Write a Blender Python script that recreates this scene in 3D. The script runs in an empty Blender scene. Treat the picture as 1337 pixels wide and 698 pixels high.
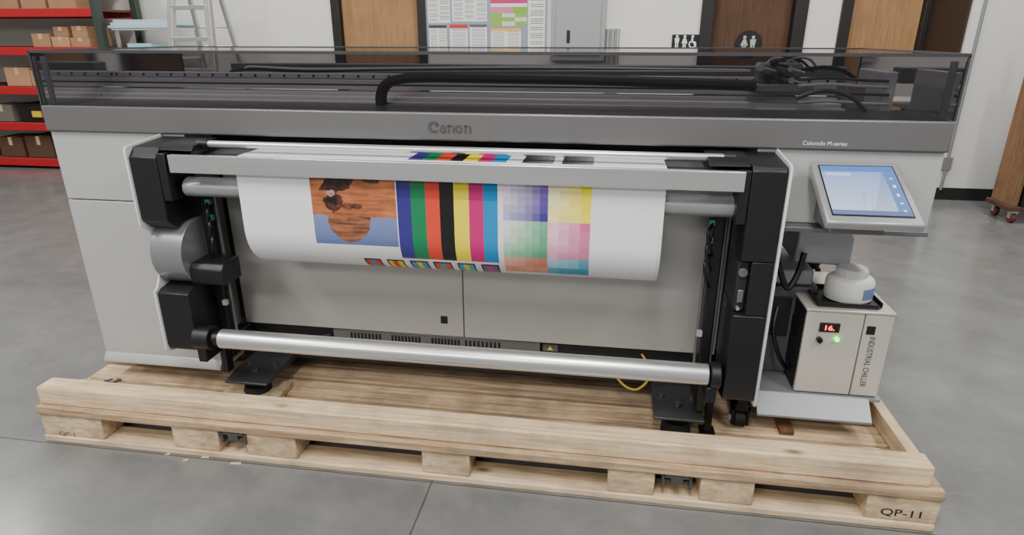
import bpy, bmesh, math, random
from mathutils import Vector, Matrix, noise as mnoise
random.seed(7)
S = bpy.context.scene
COL = S.collection
V = Vector
# ------------------------------------------------------------------ camera model
CAM = V((.529, -2.104, 1.54)); PITCH = math.radians(20.3); YAW = math.radians(8.7); FPX = 820.0
_h = V((-math.sin(YAW), math.cos(YAW), 0)); _r = V((math.cos(YAW), math.sin(YAW), 0)); _u = V((0, 0, 1))
_f = _h*math.cos(PITCH) - _u*math.sin(PITCH); _d = -(_h*math.sin(PITCH) + _u*math.cos(PITCH))
def ray(u, v): return _f*FPX + _r*(u-668.5) + _d*(v-349)
def at(u, v, y):
    d = ray(u, v); return CAM + d*((y-CAM.y)/d.y)
def atz(u, v, z):
    d = ray(u, v); return CAM + d*((z-CAM.z)/d.z)
def proj(p):
    q = V(p)-CAM; w = q.dot(_f); return (668.5+FPX*q.dot(_r)/w, 349+FPX*q.dot(_d)/w)
cd = bpy.data.cameras.new('camera'); cam = bpy.data.objects.new('camera', cd); COL.objects.link(cam)
R3 = Matrix((_r, -_d, -_f)).transposed()
cam.matrix_world = Matrix.Translation(CAM) @ R3.to_4x4()
cd.sensor_fit = 'HORIZONTAL'; cd.sensor_width = 36; cd.lens = FPX/1337*36; cd.clip_start = .05
S.camera = cam

# ------------------------------------------------------------------ materials
def lin(c): 
    c /= 255.0
    return c/12.92 if c <= .04045 else ((c+.055)/1.055)**2.4
def rgb(r, g, b): return (lin(r), lin(g), lin(b), 1)
def mul(c, k): return (min(c[0]*k, 1), min(c[1]*k, 1), min(c[2]*k, 1), 1)
def mat(name, col, rough=.5, metal=0, var=.06, scale=6, stretch=(1, 1, 1), bump=0, emis=0, rvar=0, spec=None, objrand=0):
    m = bpy.data.materials.new(name); m.use_nodes = True; nt = m.node_tree; N = nt.nodes; L = nt.links
    b = N['Principled BSDF']
    tc = N.new('ShaderNodeTexCoord'); mp = N.new('ShaderNodeMapping'); mp.inputs['Scale'].default_value = stretch
    no = N.new('ShaderNodeTexNoise'); no.inputs['Scale'].default_value = scale; no.inputs['Detail'].default_value = 5
    mx = N.new('ShaderNodeMixRGB'); mx.inputs[1].default_value = mul(col, 1-var); mx.inputs[2].default_value = mul(col, 1+var)
    L.new(tc.outputs['Object'], mp.inputs[0]); L.new(mp.outputs[0], no.inputs['Vector']); L.new(no.outputs['Fac'], mx.inputs[0])
    out = mx.outputs[0]
    if objrand:
        oi = N.new('ShaderNodeObjectInfo'); mr = N.new('ShaderNodeMapRange'); mr.inputs[3].default_value = 1-objrand; mr.inputs[4].default_value = 1+objrand
        L.new(oi.outputs['Random'], mr.inputs[0])
        m2 = N.new('ShaderNodeMixRGB'); m2.blend_type = 'MULTIPLY'; m2.inputs[0].default_value = 1
        L.new(out, m2.inputs[1]); L.new(mr.outputs[0], m2.inputs[2]); out = m2.outputs[0]
    L.new(out, b.inputs['Base Color'])
    b.inputs['Roughness'].default_value = rough; b.inputs['Metallic'].default_value = metal
    if spec is not None: b.inputs['Specular IOR Level'].default_value = spec
    if rvar:
        mr = N.new('ShaderNodeMapRange'); mr.inputs[3].default_value = rough-rvar; mr.inputs[4].default_value = rough+rvar
        L.new(no.outputs['Fac'], mr.inputs[0]); L.new(mr.outputs[0], b.inputs['Roughness'])
    if bump:
        bp = N.new('ShaderNodeBump'); bp.inputs['Strength'].default_value = bump; bp.inputs['Distance'].default_value = .004
        L.new(no.outputs['Fac'], bp.inputs['Height']); L.new(bp.outputs[0], b.inputs['Normal'])
    if emis:
        b.inputs['Emission Color'].default_value = col; b.inputs['Emission Strength'].default_value = emis
    return m
def wood(name, c1, c2, stretch, knots=True, orand=.14, stain=.6):
    m = mat(name, c1, .75, 0, 0, 3, stretch, .6, objrand=orand); nt = m.node_tree; N = nt.nodes; L = nt.links
    mx = [n for n in N if n.type == 'MIX_RGB' and n.blend_type == 'MIX'][0]
    mx.inputs[1].default_value = c1; mx.inputs[2].default_value = c2
    no = [n for n in N if n.type == 'TEX_NOISE'][0]; no.inputs['Distortion'].default_value = .6; no.inputs['Detail'].default_value = 8
    cr = N.new('ShaderNodeValToRGB'); cr.color_ramp.elements[0].position = .36; cr.color_ramp.elements[1].position = .68
    L.new(no.outputs['Fac'], cr.inputs[0]); L.new(cr.outputs[0], mx.inputs[0])
    b = N['Principled BSDF']
    tc = [n for n in N if n.type == 'TEX_COORD'][0]
    if knots:
        mp = N.new('ShaderNodeMapping'); mp.inputs['Scale'].default_value = (2.2, 5, 5); L.new(tc.outputs['Object'], mp.inputs[0])
        vo = N.new('ShaderNodeTexVoronoi'); vo.inputs['Scale'].default_value = 1.3; L.new(mp.outputs[0], vo.inputs['Vector'])
        mr = N.new('ShaderNodeMapRange'); mr.inputs[1].default_value = .03; mr.inputs[2].default_value = .13; L.new(vo.outputs['Distance'], mr.inputs[0])
        m3 = N.new('ShaderNodeMixRGB'); m3.inputs[1].default_value = mul(c2, .38)
        src = b.inputs['Base Color'].links[0].from_socket
        L.new(mr.outputs[0], m3.inputs[0]); L.new(src, m3.inputs[2]); L.new(m3.outputs[0], b.inputs['Base Color'])
    # grey weathering stains
    n5 = N.new('ShaderNodeTexNoise'); n5.inputs['Scale'].default_value = 4.5; n5.inputs['Detail'].default_value = 8; n5.inputs['Roughness'].default_value = .65; L.new(tc.outputs['Object'], n5.inputs['Vector'])
    r5 = N.new('ShaderNodeMapRange'); r5.inputs[1].default_value = .46; r5.inputs[2].default_value = .72; r5.inputs[3].default_value = 0; r5.inputs[4].default_value = stain; L.new(n5.outputs['Fac'], r5.inputs[0])
    m5 = N.new('ShaderNodeMixRGB'); m5.inputs[2].default_value = mul((c2[0]*.8, c2[1]*.9, c2[2]*1.05, 1), .6)
    src = b.inputs['Base Color'].links[0].from_socket
    L.new(r5.outputs[0], m5.inputs[0]); L.new(src, m5.inputs[1]); L.new(m5.outputs[0], b.inputs['Base Color'])
    return m
def attr_mat(name, rough=.45, emis=0):
    m = bpy.data.materials.new(name); m.use_nodes = True; N = m.node_tree.nodes; b = N['Principled BSDF']
    a = N.new('ShaderNodeAttribute'); a.attribute_name = 'Col'
    m.node_tree.links.new(a.outputs['Color'], b.inputs['Base Color']); b.inputs['Roughness'].default_value = rough
    if emis:
        m.node_tree.links.new(a.outputs['Color'], b.inputs['Emission Color']); b.inputs['Emission Strength'].default_value = emis
    return m
def smoke(name, tint):
    m = bpy.data.materials.new(name); m.use_nodes = True; N = m.node_tree.nodes; L = m.node_tree.links
    for n in list(N):
        if n.type != 'OUTPUT_MATERIAL': N.remove(n)
    out = [n for n in N if n.type == 'OUTPUT_MATERIAL'][0]
    t = N.new('ShaderNodeBsdfTransparent'); t.inputs[0].default_value = tint
    g = N.new('ShaderNodeBsdfGlossy'); g.inputs['Roughness'].default_value = .05
    fr = N.new('ShaderNodeFresnel'); fr.inputs[0].default_value = 1.45
    mx = N.new('ShaderNodeMixShader'); L.new(fr.outputs[0], mx.inputs[0]); L.new(t.outputs[0], mx.inputs[1]); L.new(g.outputs[0], mx.inputs[2])
    L.new(mx.outputs[0], out.inputs[0]); return m

fascia_m = mat('fascia_grey', rgb(114, 113, 113), .36, .4, .03)
panel_m = mat('panel_light', rgb(186, 186, 184), .36, .25, .03, 3)
panel2_m = mat('panel_centre', rgb(178, 177, 173), .34, .4, .04, 3)
white_m = mat('white_edge', rgb(206, 206, 204), .45, 0, .02)
black_m = mat('black_plastic', rgb(20, 20, 22), .42, 0, .1)
dark_m = mat('dark_recess', rgb(34, 34, 36), .6, 0, .1)
mid_m = mat('mid_grey_metal', rgb(120, 120, 122), .4, .6, .06)
rail_m = mat('rail_grey', rgb(172, 173, 176), .4, .3, .06)
gantry_m = mat('gantry_pale_grey', rgb(222, 222, 226), .45, .1, .05)
rail2_m = mat('rail_dark_grey', rgb(100, 101, 104), .45, .3, .06)
inner_m = mat('inner_grey', rgb(150, 150, 155), .5, .2, .06)
bezel_m = mat('bezel_silver', rgb(166, 167, 168), .35, .5, .03)
foot_m = mat('foot_plate_grey', rgb(62, 63, 66), .4, .4, .1)
silver_m = mat('brushed_silver', rgb(218, 218, 218), .3, .85, .05, 4, (.3, 40, 40), 0, 0, .06)
cover_m = mat('grey_cover', rgb(146, 147, 149), .28, .6, .05)
steel_m = mat('chiller_steel', rgb(206, 201, 192), .35, .3, .04, 3)
smoke_m = smoke('smoked_clear_plastic', (.465, .45, .46, 1))
pallet_x = wood('pine_along', rgb(216, 194, 160), rgb(182, 154, 120), (1.2, 22, 22))
pallet_y = wood('pine_across', rgb(214, 192, 158), rgb(180, 152, 118), (22, 1.2, 22))
deck_m = wood('pine_deck', rgb(194, 168, 134), rgb(146, 120, 92), (1.2, 22, 22), True, .3, .75)
block_m = wood('pine_block', rgb(210, 188, 154), rgb(172, 146, 114), (6, 14, 14), False)
ink_m = mat('stencil_ink', rgb(45, 35, 28), .8)
faint_m = mat('faded_stencil_ink', rgb(104, 84, 64), .8)
print_m = attr_mat('printed_paper', .36)
screen_m = attr_mat('screen_image', .12, .42)
poster_m = attr_mat('poster_print', .5)
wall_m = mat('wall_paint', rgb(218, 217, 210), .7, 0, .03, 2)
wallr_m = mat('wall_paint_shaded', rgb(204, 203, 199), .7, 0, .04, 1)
base_m = mat('black_rubber', rgb(22, 22, 23), .6)
frame_m = mat('black_frame', rgb(24, 22, 22), .5)
dbrown_m = mat('dark_brown_frame', rgb(50, 38, 32), .5)
door_m = wood('door_veneer', rgb(168, 128, 86), rgb(146, 108, 70), (20, 20, .8), False, .1, .3)
door2_m = wood('door_veneer_dark', rgb(84, 56, 36), rgb(66, 44, 28), (20, 20, .8), False, .1, .3)
red_m = mat('red_beam', rgb(178, 24, 34), .45, 0, .08)
green_m = mat('rack_green', rgb(62, 70, 64), .5, .2, .1)
card_m = mat('cardboard', rgb(170, 132, 98), .8, 0, .1, 5, (1, 1, 1), 0, 0, 0, None, .2)
tape_m = mat('packing_tape', rgb(206, 178, 140), .3)
alu_m = mat('aluminium', rgb(200, 200, 198), .35, .8, .05)
conduit_m = mat('wall_conduit_grey', rgb(132, 132, 134), .45, .3, .05)
blue_m = mat('pale_blue_sheet', rgb(170, 208, 226), .3, 0, .06)
greybox_m = mat('panel_grey', rgb(150, 152, 153), .5, .1, .04)
lip_m = mat('lip_grey', rgb(136, 139, 142), .4, .3, .04)
jug_m = mat('white_hdpe', rgb(236, 234, 228), .4, 0, .02)
bluelabel_m = mat('blue_label', rgb(110, 128, 176), .5)
rubber_m = mat('foot_rubber', rgb(16, 16, 16), .7)
yellow_m = mat('yellow', rgb(232, 196, 40), .5)
ycable_m = mat('dull_yellow_cable', rgb(176, 148, 52), .5)
redled_m = mat('red_digits', rgb(255, 40, 30), .5, 0, 0, 6, (1, 1, 1), 0, 5)
greenled_m = mat('green_lamp', rgb(60, 255, 80), .4, 0, 0, 6, (1, 1, 1), 0, 4)
embl_m = mat('emblem_grey', rgb(92, 92, 93), .3, .4)
logo_white = mat('small_white_print', rgb(226, 226, 226), .5)
dimwhite_m = mat('dull_white_print', rgb(168, 166, 162), .6)
zinc_m = mat('zinc_bracket', rgb(110, 110, 108), .4, .8)
teal_m = mat('teal_clip', rgb(60, 130, 110), .5)
castred_m = mat('caster_maroon', rgb(96, 44, 40), .5)

# ------------------------------------------------------------------ mesh helpers
ORG = {}
class MB:
    def __init__(s): s.bm = bmesh.new()
    def hexa(s, p):
        v = [s.bm.verts.new(q) for q in p]
        for f in ((0, 3, 2, 1), (4, 5, 6, 7), (0, 1, 5, 4), (1, 2, 6, 5), (2, 3, 7, 6), (3, 0, 4, 7)): s.bm.faces.new([v[i] for i in f])
        return s
    def box(s, x0, x1, y0, y1, z0, z1):
        if x0 > x1: x0, x1 = x1, x0
        return s.hexa([(x0, y0, z0), (x1, y0, z0), (x1, y1, z0), (x0, y1, z0), (x0, y0, z1), (x1, y0, z1), (x1, y1, z1), (x0, y1, z1)])
    def prism(s, poly, axis, a, b):
        def mk(p, t): return (t, p[0], p[1]) if axis == 'x' else ((p[0], t, p[1]) if axis == 'y' else (p[0], p[1], t))
        A = [s.bm.verts.new(mk(p, a)) for p in poly]; B = [s.bm.verts.new(mk(p, b)) for p in poly]
        s.bm.faces.new(A); s.bm.faces.new(B[::-1]); n = len(poly)
        for i in range(n): s.bm.faces.new([A[i], B[i], B[(i+1) % n], A[(i+1) % n]])
        return s
    def cyl(s, p0, p1, r0, r1=None, seg=24):
        p0 = V(p0); p1 = V(p1); r1 = r0 if r1 is None else r1
        d = (p1-p0).normalized(); a = d.orthogonal().normalized(); b = d.cross(a)
        A = []; B = []
        for i in range(seg):
            t = 2*math.pi*i/seg; e = a*math.cos(t)+b*math.sin(t)
            A.append(s.bm.verts.new(p0+e*r0)); B.append(s.bm.verts.new(p1+e*r1))
        s.bm.faces.new(A[::-1]); s.bm.faces.new(B)
        for i in range(seg): s.bm.faces.new([A[i], A[(i+1) % seg], B[(i+1) % seg], B[i]])
        return s
    def lathe(s, prof, c, seg=32, sx=1, sy=1):
        c = V(c); rings = []
        for r, z in prof:
            rings.append([s.bm.verts.new(c+V((r*sx*math.cos(2*math.pi*i/seg), r*sy*math.sin(2*math.pi*i/seg), z))) for i in range(seg)])
        for A, B in zip(rings, rings[1:]):
            for i in range(seg): s.bm.faces.new([A[i], A[(i+1) % seg], B[(i+1) % seg], B[i]])
        s.bm.faces.new(rings[0][::-1]); s.bm.faces.new(rings[-1]); return s
    def tube(s, pts, r, seg=10):
        pts = [V(p) for p in pts]; rings = []; a = None
        # smooth the path (Catmull-Rom)
        if len(pts) > 2:
            q = []
            for i in range(len(pts)-1):
                p0, p1, p2, p3 = pts[max(i-1, 0)], pts[i], pts[i+1], pts[min(i+2, len(pts)-1)]
                for k in range(6):
                    t = k/6; q.append(.5*((2*p1)+(p2-p0)*t+(2*p0-5*p1+4*p2-p3)*t*t+(3*p1-p0-3*p2+p3)*t**3))
            pts = q+[pts[-1]]
        for i, p in enumerate(pts):
            d = (pts[min(i+1, len(pts)-1)]-pts[max(i-1, 0)]).normalized()
            if a is None: a = d.orthogonal().normalized()
            a = (a-d*a.dot(d)).normalized(); b = d.cross(a)
            rings.append([s.bm.verts.new(p+(a*math.cos(2*math.pi*k/seg)+b*math.sin(2*math.pi*k/seg))*r) for k in range(seg)])
        for A, B in zip(rings, rings[1:]):
            for k in range(seg): s.bm.faces.new([A[k], A[(k+1) % seg], B[(k+1) % seg], B[k]])
        s.bm.faces.new(rings[0][::-1]); s.bm.faces.new(rings[-1]); return s
    def quad(s, *p): s.bm.faces.new([s.bm.verts.new(q) for q in p]); return s
    def disc(s, c, r, xd, yd, seg=24): 
        c = V(c); s.bm.faces.new([s.bm.verts.new(c+xd*(r*math.cos(2*math.pi*i/seg))+yd*(r*math.sin(2*math.pi*i/seg))) for i in range(seg)]); return s
    def build(s, name, m, parent=None, bevel=0, flat=False):
        bm = s.bm
        bmesh.ops.recalc_face_normals(bm, faces=bm.faces)
        if parent is not None: o0 = ORG[parent.name]
        else:
            xs = [v.co for v in bm.verts]
            o0 = V(((min(p.x for p in xs)+max(p.x for p in xs))/2, (min(p.y for p in xs)+max(p.y for p in xs))/2, min(p.z for p in xs)))
        bmesh.ops.translate(bm, vec=-o0, verts=bm.verts)
        if not flat:
            for f in bm.faces: f.smooth = True
            for e in bm.edges: e.smooth = (len(e.link_faces) == 2 and e.calc_face_angle(0) < .7)
        me = bpy.data.meshes.new(name); bm.to_mesh(me); bm.free(); me.materials.append(m)
        o = bpy.data.objects.new(name, me); COL.objects.link(o)
        if parent is not None: o.parent = parent
        else: o.location = o0
        ORG[o.name] = o0
        if bevel:
            b = o.modifiers.new('bevel', 'BEVEL'); b.width = bevel; b.segments = 2; b.limit_method = 'ANGLE'; b.angle_limit = .7
        return o
def thing(name, label, cat, loc, group=None):
    o = bpy.data.objects.new(name, None); COL.objects.link(o); o.location = loc; o.empty_display_size = .1
    o['label'] = label; o['category'] = cat
    if group: o['group'] = group
    ORG[o.name] = V(loc); return o
def tag(o, label, cat, group=None, kind=None):
    o['label'] = label; o['category'] = cat
    if group: o['group'] = group
    if kind: o['kind'] = kind
    return o
def struct(o): o['kind'] = 'structure'; return o
def copy_tree(o, parent=None):
    c = o.copy(); COL.objects.link(c); ORG[c.name] = ORG[o.name]
    if parent is not None: c.parent = parent
    for ch in list(o.children): copy_tree(ch, c)
    return c
def lettering(txt, p, w, h, m, parent, xd=V((1, 0, 0)), yd=V((0, 0, 1)), off=.0012, bold=0, name='lettering'):
    cu = bpy.data.curves.new('txt', 'FONT'); cu.body = txt; cu.offset = bold
    t = bpy.data.objects.new('txt', cu); COL.objects.link(t); bpy.context.view_layer.update()
    me = bpy.data.meshes.new_from_object(t.evaluated_get(bpy.context.evaluated_depsgraph_get()))
    bpy.data.objects.remove(t)
    xs = [v.co.x for v in me.vertices]; ys = [v.co.y for v in me.vertices]
    x0, x1, y0, y1 = min(xs), max(xs), min(ys), max(ys); n = xd.cross(yd); p = V(p)
    for v in me.vertices:
        a = ((v.co.x-x0)/(x1-x0)-.5)*w; b = ((v.co.y-y0)/(y1-y0)-.5)*h
        v.co = p+xd*a+yd*b+n*off
    mb = MB(); mb.bm.from_mesh(me); bpy.data.meshes.remove(me)
    return mb.build(name, m, parent, flat=True)
def painted(name, pos, nx, ny, fn, m, parent=None, smooth=True):
    """grid of faces: pos(i/nx, j/ny) gives a point, fn(u, v) a linear colour for the cell"""
    vs = [pos(i/nx, j/ny) for j in range(ny+1) for i in range(nx+1)]
    if parent is not None: o0 = ORG[parent.name]
    else:
        o0 = V((sum(p.x for p in vs)/len(vs), sum(p.y for p in vs)/len(vs), min(p.z for p in vs)))
    fs = []; cols = []
    for j in range(ny):
        for i in range(nx):
            a = j*(nx+1)+i; fs.append((a, a+nx+1, a+nx+2, a+1)); c = fn((i+.5)/nx, (j+.5)/ny)
            cols += (list(c[:3])+[1])*4
    me = bpy.data.meshes.new(name); me.from_pydata([tuple(p-o0) for p in vs], [], fs)
    at_ = me.color_attributes.new('Col', 'FLOAT_COLOR', 'CORNER'); at_.data.foreach_set('color', cols)
    me.materials.append(m)
    if smooth: me.polygons.foreach_set('use_smooth', [True]*len(me.polygons))
    me.update()
    o = bpy.data.objects.new(name, me); COL.objects.link(o); ORG[o.name] = o0
    if parent is not None: o.parent = parent
    else: o.location = o0
    return o
def bil(TL, TR, BR, BL): return lambda s, t: (TL*(1-s)+TR*s)*(1-t)+(BL*(1-s)+BR*s)*t

# ------------------------------------------------------------------ setting
YW = 5.4; YN = 4.6
fl = MB().quad((-12, -6, 0), (8, -6, 0), (8, YW+.6, 0), (-12, YW+.6, 0))
fm = mat('polished_concrete', rgb(109, 110, 109), .2, 0, .22, 1.1, (1, 1, 1), .03, 0, .1)
nt = fm.node_tree; N = nt.nodes; L = nt.links; b = N['Principled BSDF']
src = b.inputs['Base Color'].links[0].from_socket
ge = N.new('ShaderNodeNewGeometry'); sp = N.new('ShaderNodeSeparateXYZ'); L.new(ge.outputs['Position'], sp.inputs[0])
n2 = N.new('ShaderNodeTexNoise'); n2.inputs['Scale'].default_value = 3.4; n2.inputs['Detail'].default_value = 10; n2.inputs['Roughness'].default_value = .7
L.new(ge.outputs['Position'], n2.inputs['Vector'])
mr = N.new('ShaderNodeMapRange'); mr.inputs[1].default_value = .3; mr.inputs[2].default_value = .7; mr.inputs[3].default_value = .79; mr.inputs[4].default_value = 1.17
L.new(n2.outputs['Fac'], mr.inputs[0])
m2 = N.new('ShaderNodeMixRGB'); m2.blend_type = 'MULTIPLY'; m2.inputs[0].default_value = 1; L.new(src, m2.inputs[1]); L.new(mr.outputs[0], m2.inputs[2])
# pale scuffs and scratches
mp9 = N.new('ShaderNodeMapping'); mp9.inputs['Scale'].default_value = (3, 14, 1); mp9.inputs['Rotation'].default_value = (0, 0, .5); L.new(ge.outputs['Position'], mp9.inputs[0])
n9 = N.new('ShaderNodeTexNoise'); n9.inputs['Scale'].default_value = 1.6; n9.inputs['Detail'].default_value = 9; n9.inputs['Roughness'].default_value = .75; L.new(mp9.outputs[0], n9.inputs['Vector'])
r9 = N.new('ShaderNodeMapRange'); r9.inputs[1].default_value = .6; r9.inputs[2].default_value = .82; r9.inputs[3].default_value = 0; r9.inputs[4].default_value = .45; L.new(n9.outputs['Fac'], r9.inputs[0])
m9 = N.new('ShaderNodeMixRGB'); m9.inputs[2].default_value = rgb(162, 161, 158); L.new(r9.outputs[0], m9.inputs[0]); L.new(m2.outputs[0], m9.inputs[1])
def joint(axis, val, prev):
    a = N.new('ShaderNodeMath'); a.operation = 'SUBTRACT'; a.inputs[1].default_value = val; L.new(sp.outputs[axis], a.inputs[0])
    ns = N.new('ShaderNodeMath'); ns.operation = 'MULTIPLY_ADD'; ns.inputs[1].default_value = .012; L.new(n2.outputs['Fac'], ns.inputs[0]); L.new(a.outputs[0], ns.inputs[2])
    c = N.new('ShaderNodeMath'); c.operation = 'ABSOLUTE'; L.new(ns.outputs[0], c.inputs[0])
    d = N.new('ShaderNodeMath'); d.operation = 'LESS_THAN'; d.inputs[1].default_value = .003; L.new(c.outputs[0], d.inputs[0])
    x = N.new('ShaderNodeMixRGB'); x.inputs[2].default_value = rgb(66, 66, 66); L.new(d.outputs[0], x.inputs[0]); L.new(prev, x.inputs[1])
    return x.outputs[0]
o_ = joint('X', atz(553, 660, 0).x, m9.outputs[0]); o_ = joint('Y', atz(25, 572, 0).y, o_)
L.new(o_, b.inputs['Base Color'])
struct(fl.build('floor', fm))
xr = at(1242, 130, YN).x
HW = 4.5
def wx(u, v=35, y=YW): return at(u, v, y).x
struct(MB().box(-12, wx(443), YW, YW+.15, 0, HW).box(wx(549), wx(918), YW, YW+.15, 0, HW).box(wx(1045), wx(1102), YW, YW+.15, 0, HW)
       .box(wx(443), wx(549), YW, YW+.15, 2.15, HW).box(wx(918), wx(1045), YW, YW+.15, 2.15, HW).box(wx(1102), xr, YW, YW+.15, 2.15, HW)
       .box(wx(1204), xr, YW, YW+.15, 0, HW).build('wall_back', wall_m))
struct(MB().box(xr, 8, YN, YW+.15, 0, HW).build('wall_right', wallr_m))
struct(MB().box(-12.15, -12, -6, YW+.6, 0, HW).build('wall_left', wall_m))
struct(MB().box(xr-.012, 8, YN-.012, YN, 0, .12).build('baseboard_right', base_m))
struct(MB().box(-12, wx(440), YW-.012, YW, 0, .12).box(wx(553), wx(912), YW-.012, YW, 0, .12).build('baseboard_back', base_m))
def jambs(n, u0, u1, wid=.09):
    a, c = wx(u0), wx(u1)
    return struct(MB().box(a-.01, a+wid, YW-.03, YW+.16, 0, 2.2).box(c-wid, c+.01, YW-.03, YW+.16, 0, 2.2).box(a+wid, c-wid, YW-.03, YW+.16, 2.1, 2.2).build('trim_%d' % n, frame_m, bevel=.004))
def doorleaf(n, u0, u1, m, wid=.09, dy=.05):
    a, c = wx(u0)+wid+.005, wx(u1)-wid-.005
    d = struct(MB().box(a, c, YW+dy, YW+dy+.045, .01, 2.095).build('door_%d' % n, m))
    MB().cyl((c-.07, YW+dy, 1.0), (c-.07, YW+dy-.06, 1.0), .012).box(c-.18, c-.06, YW+dy-.07, YW+dy-.055, .99, 1.01).build('door_handle', alu_m, d)
    return d
jambs(1, 436, 556); doorleaf(1, 436, 556, door_m)
jambs(2, 915, 1050, .12); doorleaf(2, 915, 1050, door2_m, .12, .1)
jambs(3, 1096, 1216, .1)
struct(MB().box(xr-.02, xr, YN+.03, YW-.035, 0, 2.25).build('trim_4', dbrown_m))
d3 = struct(MB().box(wx(1096)+.105, wx(1216)-.105, YW+.05, YW+.095, .01, 2.095).build('door_3', door_m))
MB().box(wx(1190)-.1, wx(1190), YW-.02, YW-.005, .99, 1.01).cyl((wx(1190), YW+.05, 1), (wx(1190), YW-.02, 1), .012).build('door_handle', alu_m, d3)

# ------------------------------------------------------------------ pallet
YP = -.274
def px_(u): return at(u, 575+(u-60)*.0985, YP).x
PX0 = px_(58); PX1 = px_(1224)
DZ = .160; BZ = .126
pal = thing('pallet', 'long pine shipping pallet with raised edge beams carrying the wide printer', 'pallet', ((PX0+PX1)/2, .25, 0))
blocks = [(59, 137), (228, 288), (323, 388), (551, 613), (792, 853), (912, 982), (1128, 1223)]
w_ = [.112, .098, .118, .1, .11, .094, .114, .098, .108]; GAP = .018; YEND = YP+sum(w_)+8*GAP
for k, (a, c) in enumerate(blocks):
    for y0 in (YP, .2, .72):
        bl = MB().box(px_(a), px_(c), y0+.008, y0+.12, .028, BZ).build('block', block_m, pal, .006)
        if y0 == YP:
            if a == 1128: lettering('QP-11', at(1176, 670, YP+.008), .125, .032, ink_m, bl, bold=.012)
            if a == 59: lettering('QP-1', at(88, 566, YP+.008), .07, .022, faint_m, bl)
for y0 in (YP, .2, .72): MB().box(PX0+.004, PX1-.006, y0+.002, y0+.11, 0, .028).build('bottom_board', pallet_x, pal, .005)
# added near-black board behind the front blocks, standing in for shade in the openings
MB().box(PX0+.05, PX1-.05, -.10, -.075, .0, BZ).build('opening_shade_board', mat('opening_shade_dark', rgb(36, 29, 23), .9), pal)
y = YP
for i, w in enumerate(w_):
    MB().box(PX0+(.014*(i*7 % 3) if i else 0), PX1-(.012*(i*5 % 3) if i else 0), y, y+w, BZ if i == 0 else .138, DZ-.003*(i*5 % 3)*(i > 1)).build('deck_board', deck_m, pal, .005); y += w+GAP
for (a, c) in blocks:
    MB().box(px_(a), px_(c), YP+.121, YEND-.005, BZ, .1376).build('stringer_board', pallet_y, pal)
MB().box(PX0+.006, PX1-.04, YP+.022, YP+.105, DZ, .237).build('front_beam', pallet_x, pal, .007)
MB().box(PX1-.09, PX1-.05, YP+.11, YEND-.02, DZ, .232).build('end_beam', pallet_y, pal, .005)
for u in (304, 884):
    c = at(u, 568 if u == 304 else 626, YP).x
    MB().box(c-.045, c+.045, YP-.002, YP+.03, BZ-.008, BZ-.001).box(c-.05, c-.042, YP-.002, YP+.03, .08, BZ-.001).box(c+.042, c+.05, YP-.002, YP+.03, .08, BZ-.001).box(c-.02, c+.02, YP-.003, YP+.03, .095, BZ-.008).build('strap_bracket', zinc_m, pal)

# ------------------------------------------------------------------ printer
P = thing('wide_format_printer', 'huge grey wide format roll printer with smoked lid standing on the pallet', 'printer', (0, .4, DZ))
ZB, ZT, ZC = 1.203, 1.297, 1.487
XE = 1.553
fas = MB().box(-XE, XE, -.015, .3, ZB, ZT).build('front_fascia', fascia_m, P, .006)
# serif brand lettering cut from ribbons of varying width
LT_ = MB(); lw = at(617, 166, 0).x-at(560, 166, 0).x; lc0 = at(588, 166, -.015); lh = .036
def L2(x, z): return V((lc0.x+(x/4.05-.5)*lw, -.0172, lc0.z+(z-.5)*lh))
def ribbon(pts, wd):
    n = len(pts)
    for i in range(n-1):
        (xa, za), (xb, zb) = pts[i], pts[i+1]
        def nrm_(j):
            p, q_ = pts[max(j-1, 0)], pts[min(j+1, n-1)]; dx, dz = q_[0]-p[0], q_[1]-p[1]; l_ = math.hypot(dx, dz) or 1
            return (-dz/l_, dx/l_)
        na, nb = nrm_(i), nrm_(i+1); wa, wb = wd[i]/2, wd[i+1]/2
        LT_.quad(L2(xa+na[0]*wa, za+na[1]*wa), L2(xa-na[0]*wa, za-na[1]*wa), L2(xb-nb[0]*wb, zb-nb[1]*wb), L2(xb+nb[0]*wb, zb+nb[1]*wb))
def arc_(cx, cz, rx, rz, a0, a1, n=18): return [(cx+rx*math.cos(math.radians(a0+(a1-a0)*i/n)), cz+rz*math.sin(math.radians(a0+(a1-a0)*i/n))) for i in range(n+1)]
ca = arc_(.52, .5, .42, .43, 38, 322); ribbon(ca, [.10+.15*math.sin(math.pi*i/18) for i in range(19)])
LT_.quad(L2(.78, .86), L2(.98, .74), L2(.95, .52), L2(.56, .60))
def let_n(x):
    ribbon([(x+.1, .0), (x+.1, .68)], [.17, .17]); LT_.quad(L2(x-.05, .62), L2(x+.02, .56), L2(x+.18, .66), L2(x+.18, .72))
    ribbon([(x+.14, .5)]+arc_(x+.34, .44, .2, .22, 130, 0, 10)+[(x+.54, .0)], [.07]*2+[.09+.008*i for i in range(10)]+[.18])
def let_o(x): ribbon(arc_(x+.3, .35, .24, .31, 0, 360, 24), [.10+.09*abs(math.cos(2*math.pi*i/24)) for i in range(25)])
def let_a(x):
    ribbon(arc_(x+.26, .24, .2, .2, 60, 330, 16), [.08+.08*math.sin(math.pi*i/16) for i in range(17)])
    ribbon([(x+.08, .52)]+arc_(x+.27, .46, .2, .2, 130, 0, 10)+[(x+.48, .0)], [.06]*2+[.08+.009*i for i in range(10)]+[.18])
let_a(1.06); let_n(1.76); let_o(2.5); let_n(3.3)
LT_.build('lettering', embl_m, fas, flat=True)
lettering('Colorado M-series', at(1077, 187, -.015), .13, .0125, logo_white, fas)
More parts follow.
